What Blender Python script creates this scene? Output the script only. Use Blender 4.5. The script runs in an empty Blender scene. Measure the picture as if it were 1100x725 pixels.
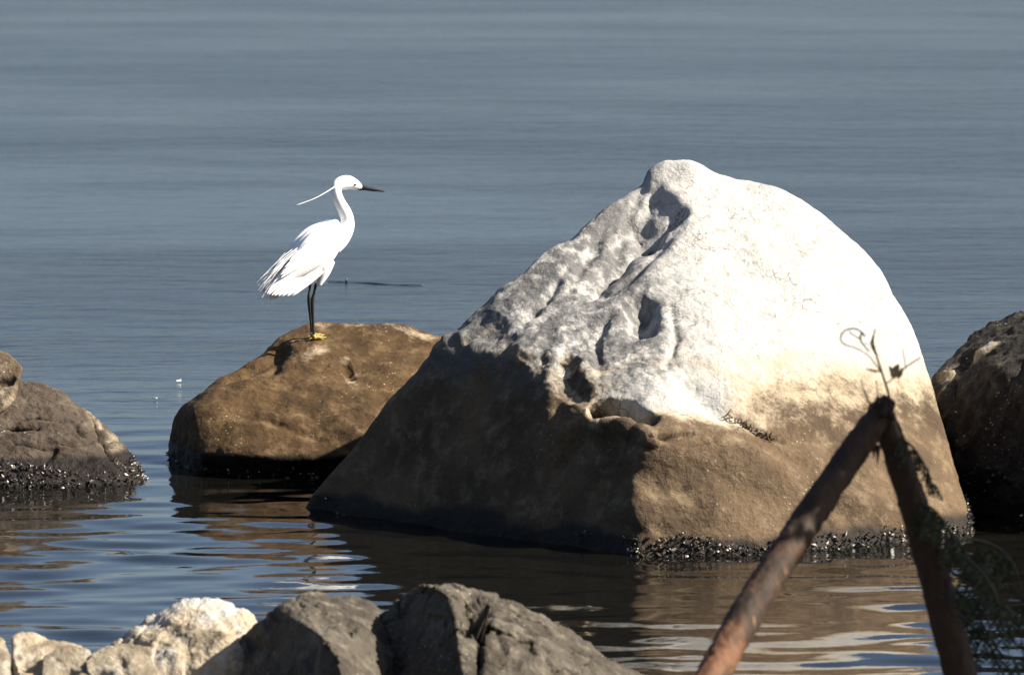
import bpy, bmesh, math, random
import numpy as np
from mathutils import Vector, Matrix
from mathutils.bvhtree import BVHTree

# ------------------------------------------------------------------ camera, sky, sun, exposure
SC = bpy.context.scene
COL = SC.collection
F, CX, CY = 7950.0, 550.0, 362.5        # focal length and centre in photo pixels
HC = 3.2                                # camera height above the water
HOR = -(HC / 25.0 * F - 505.0)          # photo row of the horizon
PITCH = math.atan((CY - HOR) / F)
cam_d = bpy.data.cameras.new('camera')
cam = bpy.data.objects.new('camera', cam_d); COL.objects.link(cam)
cam.location = (0, 0, HC)
cam.rotation_euler = (math.pi / 2 - PITCH, 0, 0)
cam_d.sensor_width = 36.0
cam_d.lens = F / 1100.0 * 36.0
cam_d.clip_start = 0.5; cam_d.clip_end = 20000
cam_d.dof.use_dof = True
cam_d.dof.focus_distance = 24.9
cam_d.dof.aperture_fstop = 9.0
SC.camera = cam

SUN = Vector((0.77, -0.13, 0.625)).normalized()
SUN_EL = math.asin(SUN.z)
SUN_AZ = math.atan2(SUN.x, SUN.y)       # clockwise from +Y
w = bpy.data.worlds.new('World'); SC.world = w; w.use_nodes = True
nt = w.node_tree; nt.nodes.clear()
sky = nt.nodes.new('ShaderNodeTexSky'); sky.sky_type = 'NISHITA'; sky.sun_disc = False
sky.sun_elevation = SUN_EL; sky.sun_rotation = SUN_AZ
sky.altitude = 0; sky.air_density = 0.78; sky.dust_density = 1.7; sky.ozone_density = 1.3
bg = nt.nodes.new('ShaderNodeBackground'); bg.inputs['Strength'].default_value = 0.05
wo = nt.nodes.new('ShaderNodeOutputWorld')
nt.links.new(sky.outputs[0], bg.inputs[0]); nt.links.new(bg.outputs[0], wo.inputs[0])
sun_d = bpy.data.lights.new('sun', 'SUN'); sun_d.energy = 5.0; sun_d.angle = math.radians(0.5)
sun_d.color = (1.0, 0.92, 0.80)
sun_o = bpy.data.objects.new('sun', sun_d); COL.objects.link(sun_o)
sun_o.rotation_euler = SUN.to_track_quat('Z', 'Y').to_euler()
sun_o.location = SUN * 40

SC.view_settings.view_transform = 'Standard'; SC.view_settings.look = 'None'
SC.view_settings.exposure = 1.55; SC.view_settings.gamma = 1.0
SC.view_settings.use_curve_mapping = False
SC.render.engine = 'CYCLES'
SC.cycles.use_denoising = True
try: SC.cycles.denoiser = 'OPENIMAGEDENOISE'
except Exception: pass
SC.cycles.max_bounces = 6; SC.cycles.caustics_reflective = False; SC.cycles.caustics_refractive = False

# ------------------------------------------------------------------ helpers
rng = np.random.default_rng(11)
random.seed(5)
RX = np.array(Matrix.Rotation(math.pi / 2 - PITCH, 3, 'X'))
CAMP = np.array((0.0, 0.0, HC))

def ray(px, py):
    return RX @ np.array(((px - CX) / F, -(py - CY) / F, -1.0))
def at(px, py, D):                       # the point on a pixel's ray at depth D along +Y
    d = ray(px, py); return CAMP + d * (D / d[1])
def W(row):                              # depth at which a pixel row meets the water
    d = ray(CX, row); return -HC / d[2] * d[1]
def pb(px, py, brow):                    # a point whose plumb foot on the water shows in row brow
    return at(px, py, W(brow))
def bz(px, brow, z):                     # a point under/over the water at height z
    D = W(brow); p = at(px, brow, D); return np.array((p[0], D, z))
def proj(P):
    q = (P - CAMP) @ RX
    return CX - q[:, 0] / q[:, 2] * F, CY + q[:, 1] / q[:, 2] * F

PERM = rng.permutation(512).astype(np.int64)
GRAD = rng.normal(size=(512, 3)); GRAD /= np.linalg.norm(GRAD, axis=1)[:, None]
def pn(P):
    P = np.asarray(P, float)
    i = np.floor(P).astype(np.int64); f = P - i
    u = f * f * f * (f * (f * 6 - 15) + 10)
    r = 0
    for dx in (0, 1):
        for dy in (0, 1):
            for dz in (0, 1):
                h = PERM[(i[:, 0] + dx) & 511]; h = PERM[(h + i[:, 1] + dy) & 511]; h = PERM[(h + i[:, 2] + dz) & 511]
                g = GRAD[h]
                d = g[:, 0] * (f[:, 0] - dx) + g[:, 1] * (f[:, 1] - dy) + g[:, 2] * (f[:, 2] - dz)
                wx = u[:, 0] if dx else 1 - u[:, 0]; wy = u[:, 1] if dy else 1 - u[:, 1]; wz = u[:, 2] if dz else 1 - u[:, 2]
                r = r + d * wx * wy * wz
    return r
def fbm(P, sc, octv=4, gain=0.5, off=0.0, ridge=False):
    s, a, t = sc, 1.0, 0
    for k in range(octv):
        n = pn(P * s + off + 17.3 * k)
        t = t + a * ((0.5 - 2 * np.abs(n)) if ridge else n)
        s *= 2.03; a *= gain
    return t
def sstep(a, b, x):
    t = np.clip((x - a) / (b - a), 0, 1); return t * t * (3 - 2 * t)

def new_mesh(name, V, Fc, mat=None, parent=None, smooth=True):
    me = bpy.data.meshes.new(name)
    V = np.asarray(V, dtype=np.float32)
    if isinstance(Fc, np.ndarray):
        n, k = Fc.shape
        me.vertices.add(len(V)); me.vertices.foreach_set('co', V.ravel())
        me.loops.add(n * k); me.loops.foreach_set('vertex_index', Fc.ravel().astype(np.int32))
        me.polygons.add(n); me.polygons.foreach_set('loop_start', np.arange(0, n * k, k, dtype=np.int32))
        me.update(calc_edges=True); me.validate()
    else:
        me.from_pydata([tuple(map(float, v)) for v in V], [], Fc); me.update()
    me.polygons.foreach_set('use_smooth', np.full(len(me.polygons), smooth))
    o = bpy.data.objects.new(name, me); COL.objects.link(o)
    if mat: me.materials.append(mat)
    if parent is not None: o.parent = parent
    return o
def tag(o, label=None, cat=None, group=None, kind=None):
    for k, v in (('label', label), ('category', cat), ('group', group), ('kind', kind)):
        if v: o[k] = v
    return o
def empty(name, loc):
    o = bpy.data.objects.new(name, None); COL.objects.link(o); o.location = tuple(map(float, loc)); o.empty_display_size = 0.1
    return o
def fattr(o, name, vals):
    a = o.data.attributes.new(name, 'FLOAT', 'POINT'); a.data.foreach_set('value', np.asarray(vals, np.float32))

def tube(path, rad, n=8, cap=True, jit=0.0, closed_y=None):
    """lofted tube; rad entries are r or (r_in_plane, r_across)"""
    P = [np.array(p, float) for p in path]; V = []; Fc = []
    up = np.array((0, 1.0, 0))
    for i, p in enumerate(P):
        t = P[min(i + 1, len(P) - 1)] - P[max(i - 1, 0)]; t /= np.linalg.norm(t) + 1e-12
        a = up - t * (up @ t)
        if np.linalg.norm(a) < 1e-3: a = np.array((1.0, 0, 0)) - t * t[0]
        a /= np.linalg.norm(a); b = np.cross(t, a)
        r = rad[i]; ra, rb = r if isinstance(r, (tuple, list)) else (r, r)
        for k in range(n):
            th = 2 * math.pi * k / n
            j = 1 + (random.uniform(-jit, jit) if jit else 0)
            V.append(p + b * math.cos(th) * ra * j + a * math.sin(th) * rb * j)
    m = len(P)
    for i in range(m - 1):
        for k in range(n):
            k2 = (k + 1) % n
            Fc.append((i * n + k, i * n + k2, (i + 1) * n + k2, (i + 1) * n + k))
    if cap:
        V.append(P[0]); V.append(P[-1]); c0, c1 = len(V) - 2, len(V) - 1
        for k in range(n):
            k2 = (k + 1) % n
            Fc.append((c0, k2, k)); Fc.append((c1, (m - 1) * n + k, (m - 1) * n + k2))
    return V, Fc
class MB:
    def __init__(s): s.V = []; s.F = []
    def add(s, V, Fc):
        b = len(s.V); s.V.extend([tuple(map(float, v)) for v in V]); s.F.extend([tuple(i + b for i in f) for f in Fc])
    def build(s, name, mat, parent=None, smooth=True):
        return new_mesh(name, np.array(s.V), s.F, mat, parent, smooth)
def resample(pts, n):
    """Catmull-Rom through points (any dimension)"""
    P = [np.array(p, float) for p in pts]; out = []
    m = len(P)
    for j in range(n):
        t = j / (n - 1) * (m - 1); i = min(int(t), m - 2); f = t - i
        p0, p1, p2, p3 = P[max(i - 1, 0)], P[i], P[i + 1], P[min(i + 2, m - 1)]
        out.append(0.5 * (2 * p1 + (p2 - p0) * f + (2 * p0 - 5 * p1 + 4 * p2 - p3) * f * f + (3 * p1 - p0 - 3 * p2 + p3) * f ** 3))
    return out

# ------------------------------------------------------------------ materials
class NT:
    def __init__(s, name):
        s.m = bpy.data.materials.new(name); s.m.use_nodes = True; s.t = s.m.node_tree; s.t.nodes.clear()
        s.out = s.n('ShaderNodeOutputMaterial'); s.b = s.n('ShaderNodeBsdfPrincipled'); s.l(s.b.outputs[0], s.out.inputs[0])
        s.geo = s.n('ShaderNodeNewGeometry'); s.tc = s.n('ShaderNodeTexCoord')
    def n(s, t, **k):
        x = s.t.nodes.new(t)
        for a, v in k.items(): setattr(x, a, v)
        return x
    def l(s, a, b): s.t.links.new(a, b)
    def set(s, inp, v):
        if hasattr(v, 'is_output') or isinstance(v, bpy.types.NodeSocket): s.l(v, inp)
        else: inp.default_value = v
    def noise(s, scale, detail=4, rough=0.55, vec=None, stretch=None, dist=0.0):
        x = s.n('ShaderNodeTexNoise'); x.inputs['Scale'].default_value = scale; x.inputs['Detail'].default_value = detail
        x.inputs['Roughness'].default_value = rough; x.inputs['Distortion'].default_value = dist
        v = vec or s.geo.outputs['Position']
        if stretch:
            mp = s.n('ShaderNodeMapping'); mp.inputs['Scale'].default_value = stretch; s.l(v, mp.inputs[0]); v = mp.outputs[0]
        s.l(v, x.inputs['Vector']); return x.outputs['Fac']
    def vor(s, scale, feature='F1', vec=None):
        x = s.n('ShaderNodeTexVoronoi'); x.feature = feature; x.inputs['Scale'].default_value = scale
        s.l(vec or s.geo.outputs['Position'], x.inputs['Vector']); return x
    def ramp(s, v, a, b, lo=0.0, hi=1.0):
        x = s.n('ShaderNodeMapRange'); x.interpolation_type = 'SMOOTHSTEP'
        s.l(v, x.inputs[0]); x.inputs[1].default_value = a; x.inputs[2].default_value = b; x.inputs[3].default_value = lo; x.inputs[4].default_value = hi
        return x.outputs[0]
    def mix(s, fac, a, b):
        x = s.n('ShaderNodeMix', data_type='RGBA'); s.set(x.inputs[0], fac)
        for i, v in ((6, a), (7, b)):
            if isinstance(v, tuple): x.inputs[i].default_value = (*v, 1.0) if len(v) == 3 else v
            else: s.l(v, x.inputs[i])
        return x.outputs[2]
    def math(s, op, a, b=0.0, c=None, clamp=False):
        x = s.n('ShaderNodeMath', operation=op, use_clamp=clamp); s.set(x.inputs[0], a); s.set(x.inputs[1], b)
        if c is not None: s.set(x.inputs[2], c)
        return x.outputs[0]
    def attr(s, name): return s.n('ShaderNodeAttribute', attribute_name=name).outputs['Fac']
    def bump(s, h, strength, dist, prev=None):
        x = s.n('ShaderNodeBump'); s.set(x.inputs['Strength'], strength); x.inputs['Distance'].default_value = dist; s.l(h, x.inputs['Height'])
        if prev is not None: s.l(prev, x.inputs['Normal'])
        return x.outputs[0]
    def fin(s, col=None, rough=None, normal=None, spec=None, **k):
        if col is not None: s.set(s.b.inputs['Base Color'], (*col, 1) if isinstance(col, tuple) else col)
        if rough is not None: s.set(s.b.inputs['Roughness'], rough)
        if normal is not None: s.l(normal, s.b.inputs['Normal'])
        if spec is not None: s.set(s.b.inputs['Specular IOR Level'], spec)
        return s.m

def rock_mat(name, dark, mid, light, guano=(0.37, 0.36, 0.338), gtan=(0.47, 0.385, 0.27), wetdark=0.25, bump=0.5, speck=0.5):
    k_ = 0.52; dark, mid, light = (tuple(x * k_ for x in q) for q in (dark, mid, light)); gtan = tuple(x * 0.66 for x in gtan)
    t = NT(name)
    n1 = t.noise(3.1, 6, 0.6); n2 = t.noise(14, 6, 0.65); n3 = t.noise(75, 4, 0.7)
    c = t.mix(t.ramp(n1, 0.35, 0.65), dark, mid)
    c = t.mix(t.ramp(n2, 0.45, 0.72), c, light)
    c = t.mix(t.math('MULTIPLY', t.ramp(n3, 0.5, 0.75), 0.45), c, tuple(x * 0.45 for x in dark))
    # small pale flecks
    v = t.vor(55); fl = t.math('MULTIPLY', t.ramp(v.outputs['Distance'], 0.2, 0.1), t.ramp(t.noise(6, 3), 0.5, 0.66))
    c = t.mix(t.math('MULTIPLY', fl, speck), c, (0.7, 0.66, 0.58))
    g = t.attr('guano')
    gn = t.math('ADD', g, t.math('MULTIPLY', t.math('SUBTRACT', n2, 0.5), 0.8))
    gn = t.math('ADD', gn, t.math('MULTIPLY', t.math('SUBTRACT', n3, 0.5), 0.45))
    c = t.mix(t.ramp(gn, 0.10, 0.52), c, gtan)
    gcol = t.mix(t.math('MULTIPLY', t.ramp(t.noise(38, 5, 0.7), 0.5, 0.72), 0.55), guano, tuple(x * 0.72 for x in guano))
    dv = t.n('ShaderNodeVectorMath', operation='ADD'); nz = t.n('ShaderNodeTexNoise'); nz.inputs['Scale'].default_value = 7; nz.inputs['Detail'].default_value = 4
    t.l(t.geo.outputs['Position'], nz.inputs['Vector']); sc_ = t.n('ShaderNodeVectorMath', operation='SCALE'); sc_.inputs['Scale'].default_value = 0.35
    t.l(nz.outputs['Color'], sc_.inputs[0]); t.l(t.geo.outputs['Position'], dv.inputs[0]); t.l(sc_.outputs[0], dv.inputs[1])
    ck = t.vor(8.0, 'DISTANCE_TO_EDGE', dv.outputs[0]).outputs['Distance']
    crack = t.math('MULTIPLY', t.ramp(ck, 0.035, 0.0), t.ramp(t.noise(5, 3), 0.48, 0.62))
    drip = t.ramp(t.noise(26, 4, 0.65, stretch=(1.0, 1.0, 0.12)), 0.5, 0.72)
    gcol = t.mix(t.math('MULTIPLY', drip, 0.6), gcol, (0.2, 0.185, 0.16))
    c = t.mix(t.ramp(gn, 0.36, 0.92), c, gcol)
    c = t.mix(t.math('MULTIPLY', crack, 0.6), c, tuple(x * 0.6 for x in dark))
    # grey streaks; their dark tone also paints the left shoulder's half-shade
    s = t.attr('streak_shade')
    sn = t.math('ADD', t.math('MULTIPLY', t.noise(34, 5, 0.7, stretch=(1.0, 1.0, 0.3)), 0.5), t.math('MULTIPLY', t.noise(9, 3, 0.6, stretch=(1.0, 1.0, 0.5), dist=0.6), 0.5))
    c = t.mix(t.math('MULTIPLY', t.ramp(sn, 0.38, 0.56), s), c, (0.085, 0.084, 0.084))
    # damp algae-dark band near the water line
    wt = t.attr('wet')
    wn = t.ramp(t.math('ADD', wt, t.math('MULTIPLY', t.math('SUBTRACT', n2, 0.5), 0.7)), 0.25, 0.75)
    c = t.mix(wn, c, tuple(x * wetdark for x in dark))
    rg = t.math('SUBTRACT', 0.88, t.math('MULTIPLY', wn, 0.28))
    b1 = t.bump(n2, bump * 0.8, 0.03)
    b1 = t.bump(crack, -0.5, 0.01, b1)
    b2 = t.bump(n3, bump, 0.011, b1)
    b3 = t.bump(t.noise(260, 3, 0.7), bump * 0.7, 0.003, b2)
    return t.fin(c, rg, b3, 0.18)

M = {}
M['big'] = rock_mat('guano_boulder_stone', (0.105, 0.07, 0.042), (0.20, 0.135, 0.078), (0.28, 0.205, 0.125), wetdark=0.2, bump=0.55, speck=0.28)
M['brown'] = rock_mat('brown_boulder_stone', (0.06, 0.034, 0.014), (0.14, 0.082, 0.034), (0.215, 0.138, 0.066), wetdark=0.08, speck=0.35)
M['layered'] = rock_mat('layered_boulder_stone', (0.075, 0.055, 0.04), (0.125, 0.095, 0.07), (0.19, 0.155, 0.115), wetdark=0.25, bump=0.7, speck=0.5)
M['tan'] = rock_mat('tan_stone', (0.13, 0.09, 0.055), (0.22, 0.16, 0.1), (0.32, 0.25, 0.17), wetdark=0.4, bump=0.7, speck=0.5)
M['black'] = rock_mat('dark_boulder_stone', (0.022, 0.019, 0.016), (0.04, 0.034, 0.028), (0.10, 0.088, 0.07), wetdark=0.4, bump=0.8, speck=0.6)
M['grey'] = rock_mat('grey_shore_stone', (0.068, 0.056, 0.042), (0.135, 0.115, 0.088), (0.235, 0.205, 0.158), wetdark=0.35, bump=0.6, speck=0.4)
M['pale'] = rock_mat('pale_shore_stone', (0.24, 0.19, 0.13), (0.38, 0.32, 0.23), (0.55, 0.5, 0.41), wetdark=0.4, bump=0.6, speck=0.4)

def make_water_mat():
    t = NT('lake_water')
    sep = t.n('ShaderNodeSeparateXYZ'); t.l(t.geo.outputs['Position'], sep.inputs[0])
    far = t.ramp(sep.outputs['Y'], 24.5, 29.0)
    pt = t.noise(0.35, 3, 0.5, stretch=(0.3, 0.7, 1.0))
    pt2 = t.noise(1.3, 3, 0.5, stretch=(0.3, 1.0, 1.0))
    wind = t.ramp(t.math('ADD', t.math('MULTIPLY', pt, 0.6), t.math('MULTIPLY', pt2, 0.4)), 0.35, 0.65)
    f1 = t.noise(5.5, 3, 0.55, stretch=(0.4, 1.0, 1.0)); f2 = t.noise(17.0, 3, 0.6, stretch=(0.4, 1.0, 1.0))
    st = t.math('MULTIPLY', far, t.math('ADD', 0.05, t.math('MULTIPLY', wind, 0.13)))
    st2 = t.math('ADD', t.math('MULTIPLY', far, t.math('ADD', 0.07, t.math('MULTIPLY', wind, 0.13))), 0.02)
    b1 = t.bump(f1, st, 0.1); b2 = t.bump(f2, st2, 0.03, b1)
    rg = t.math('ADD', 0.035, t.math('MULTIPLY', far, t.math('ADD', 0.11, t.math('MULTIPLY', wind, 0.06))))
    t.b.inputs['IOR'].default_value = 1.333
    return t.fin((0.0045, 0.0043, 0.0035), rg, b2, 0.5)
M['water'] = make_water_mat()

def simple(name, c1, c2, sc=40, rough=0.6, spec=0.3, bump=0.2, bd=0.004, vec_obj=False, detail=4):
    t = NT(name); n = t.noise(sc, detail, 0.6, vec=t.tc.outputs['Object'] if vec_obj else None)
    return t.fin(t.mix(t.ramp(n, 0.35, 0.65), c1, c2), rough, t.bump(n, bump, bd), spec)
M['bed'] = simple('lake_mud', (0.06, 0.045, 0.03), (0.12, 0.09, 0.06), 6, 0.9, 0.2, 0.5, 0.03)
M['feather'] = simple('white_plumage', (0.80, 0.80, 0.79), (0.86, 0.86, 0.85), 120, 0.75, 0.15, 0.15, 0.002)
M['plume'] = simple('white_plume', (0.82, 0.82, 0.81), (0.86, 0.86, 0.85), 120, 0.7, 0.15, 0.05, 0.001)
M['beak'] = simple('black_bill', (0.006, 0.006, 0.007), (0.012, 0.012, 0.013), 150, 0.65, 0.15, 0.05, 0.001)
M['leg'] = simple('black_leg_skin', (0.008, 0.008, 0.008), (0.018, 0.017, 0.015), 200, 0.45, 0.4, 0.2, 0.001)
M['foot'] = simple('yellow_foot_skin', (0.24, 0.165, 0.035), (0.32, 0.23, 0.06), 200, 0.5, 0.3, 0.2, 0.001)
M['eye'] = simple('eye_dark', (0.01, 0.01, 0.01), (0.03, 0.025, 0.01), 300, 0.15, 0.5, 0.0, 0.001)
M['lore'] = simple('grey_lore_skin', (0.10, 0.11, 0.12), (0.2, 0.21, 0.2), 300, 0.6, 0.3, 0.0, 0.001)
M['twig'] = simple('thin_twig_bark', (0.08, 0.072, 0.04), (0.13, 0.12, 0.065), 60, 0.8, 0.2)
M['leaf'] = simple('dark_leaf', (0.010, 0.016, 0.006), (0.022, 0.031, 0.011), 30, 0.55, 0.35, 0.1)
M['greyleaf'] = simple('withered_leaf', (0.20, 0.19, 0.12), (0.3, 0.28, 0.2), 60, 0.7, 0.2)
M['dry'] = simple('dry_weed', (0.10, 0.075, 0.05), (0.2, 0.16, 0.11), 60, 0.8, 0.2)
M['bark_tree'] = simple('tree_bark', (0.05, 0.038, 0.027), (0.1, 0.08, 0.055), 25, 0.9, 0.2, 0.8, 0.02)
M['ripple_tone'] = simple('dark_ripple', (0.012, 0.012, 0.012), (0.03, 0.028, 0.025), 30, 0.35, 0.5)

def bark_mat():
    t = NT('peeling_branch_bark')
    a = t.noise(9, 6, 0.65, stretch=(1, 1, 0.4)); b = t.noise(42, 4, 0.6); c0 = t.noise(5.0, 3, 0.6, dist=0.4)
    c = t.mix(t.ramp(a, 0.35, 0.65), (0.012, 0.0078, 0.0055), (0.034, 0.020, 0.012))
    c = t.mix(t.math('MULTIPLY', t.ramp(c0, 0.40, 0.56), t.ramp(t.attr('bare_lit'), 0.0, 0.6)), c, (0.11, 0.05, 0.024))  # peeled wood, with the sunlit stretch put into its colour too
    c = t.mix(t.math('MULTIPLY', t.ramp(a, 0.58, 0.66), t.ramp(t.attr('bare_lit'), 0.2, 0.8)), c, (0.22, 0.125, 0.055))
    c = t.mix(t.math('MULTIPLY', t.ramp(b, 0.52, 0.7), 0.6), c, (0.03, 0.02, 0.013))
    nb = t.bump(b, 0.6, 0.006, t.bump(a, 0.7, 0.02))
    return t.fin(c, 0.75, nb, 0.25)
M['bark'] = bark_mat()
def shell_mat():
    t = NT('mussel_and_barnacle_shell')
    v = t.attr('shade')
    c = t.mix(t.ramp(v, 0.45, 0.8), (0.012, 0.011, 0.011), (0.08, 0.06, 0.04))
    c = t.mix(t.ramp(v, 0.91, 0.95), c, (0.5, 0.46, 0.4))
    return t.fin(c, 0.38, t.bump(t.noise(300, 2), 0.3, 0.002), 0.45)
M['shell'] = shell_mat()

# ------------------------------------------------------------------ water and ground
def smooth_axis(segs):
    out = [segs[0][0]]
    for a, b, h0, h1 in segs:
        x = a
        while x < b - 1e-6:
            f = (x - a) / (b - a); x = min(b, x + h0 * (h1 / h0) ** f); out.append(x)
    return np.array(out)
ys = smooth_axis([(15, 18.4, .5, .06), (18.4, 25.6, .022, .023), (25.6, 31, .03, .06), (31, 70, .06, .35), (70, 400, .5, 20), (400, 9000, 40, 1500)])
xp = smooth_axis([(0, 2.2, .036, .04), (2.2, 8, .05, .5), (8, 60, .8, 8), (60, 6000, 16, 900)])
xs = np.concatenate([-xp[::-1], xp[1:]])
X, Y = np.meshgrid(xs, ys)
# the ripples: many short waves crossing
wz = np.zeros_like(X)
rw = np.random.default_rng(4)
for k in range(60):
    lam = 0.105 * (4.6 ** rw.random()); th = rw.normal(0, 0.42) + math.pi / 2
    sl = 0.0105 * rw.uniform(.5, 1.2)
    kx, ky = math.cos(th) * 2 * math.pi / lam, math.sin(th) * 2 * math.pi / lam
    wz += sl * lam / (2 * math.pi) * np.sin(kx * X + ky * Y + rw.uniform(0, 6.28))
Pw = np.stack([X.ravel(), Y.ravel(), np.zeros(X.size)], 1)
patch = 0.85 + 0.9 * fbm(Pw * np.array((0.5, 1, 1)), 0.45, 2).reshape(X.shape)
damp = (1 - sstep(2.4, 5.0, np.abs(X))) * (1 - sstep(40, 60, Y)) * (1 - 0.8 * sstep(24.3, 27.0, Y))
wz *= np.clip(patch, 0.3, 1.6) * damp
nx, ny = len(xs), len(ys)
ii = (np.arange(ny - 1)[:, None] * nx + np.arange(nx - 1)[None, :]).ravel()
Fw = np.stack([ii, ii + 1, ii + nx + 1, ii + nx], 1)
water = new_mesh('water', np.stack([X.ravel(), Y.ravel(), wz.ravel()], 1), Fw, M['water'])
tag(water, kind='structure')

gx = np.concatenate([-smooth_axis([(0, 6, .2, .3), (6, 60, 1, 8), (60, 6000, 30, 1500)])[::-1], smooth_axis([(0, 6, .2, .3), (6, 60, 1, 8), (60, 6000, 30, 1500)])[1:]])
gy = smooth_axis([(-40, 10, 4, .8), (10, 30, .2, .25), (30, 9000, .6, 2000)])
GX, GY = np.meshgrid(gx, gy)
GP = np.stack([GX.ravel(), GY.ravel(), np.zeros(GX.size)], 1)
def ground_z(x, y):
    ys_ = W(792)
    return np.where(y < ys_, (ys_ - np.clip(y, -5, 99)) * 0.082, (ys_ - y) * 0.16).clip(-0.9, 2.4)
gz = ground_z(GX, GY).ravel() + (0.05 * fbm(GP, 1.3, 4)) * (1 - sstep(40, 100, np.abs(GP[:, 0])))
GP[:, 2] = np.where(GY.ravel() > 45, -0.9, gz)
gn_, gm_ = len(gx), len(gy)
ii = (np.arange(gm_ - 1)[:, None] * gn_ + np.arange(gn_ - 1)[None, :]).ravel()
tag(new_mesh('lake_shore_ground', GP, np.stack([ii, ii + 1, ii + gn_ + 1, ii + gn_], 1), M['bed']), kind='structure')

# ------------------------------------------------------------------ rocks
_ico = {}
def ico(level):
    if level not in _ico:
        bm = bmesh.new(); bmesh.ops.create_icosphere(bm, subdivisions=level, radius=1.0)
        bm.verts.ensure_lookup_table()
        V = np.array([v.co[:] for v in bm.verts]); Fc = np.array([[v.index for v in f.verts] for f in bm.faces])
        bm.free(); _ico[level] = (V, Fc)
    return _ico[level]
def vnormals(V, Fc):
    a, b, c = V[Fc[:, 0]], V[Fc[:, 1]], V[Fc[:, 2]]
    fn = np.cross(b - a, c - a); N = np.zeros_like(V)
    for k in range(3):
        for d in range(3): N[:, d] += np.bincount(Fc[:, k], fn[:, d], len(V))
    return N / (np.linalg.norm(N, axis=1)[:, None] + 1e-12)
def hull_planes(pts):
    bm = bmesh.new()
    for p in pts: bm.verts.new(tuple(map(float, p)))
    r = bmesh.ops.convex_hull(bm, input=list(bm.verts))
    bm.normal_update()
    c = np.mean([v.co[:] for v in bm.verts if v.link_faces], axis=0)
    pl = []
    for f in bm.faces:
        n = np.array(f.normal[:]); d = n @ (np.array(f.verts[0].co[:]) - c)
        if d < 0: n, d = -n, -d
        if f.calc_area() < 1e-6 or d < 1e-4: continue
        if any(n @ m > 0.9995 and abs(d - e) < 0.004 for m, e in pl): continue
        pl.append((n, d))
    ext = np.ptp([v.co[:] for v in bm.verts], axis=0) / 2
    bm.free()
    return c, np.array([p[0] for p in pl]), np.array([p[1] for p in pl]), ext
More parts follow.
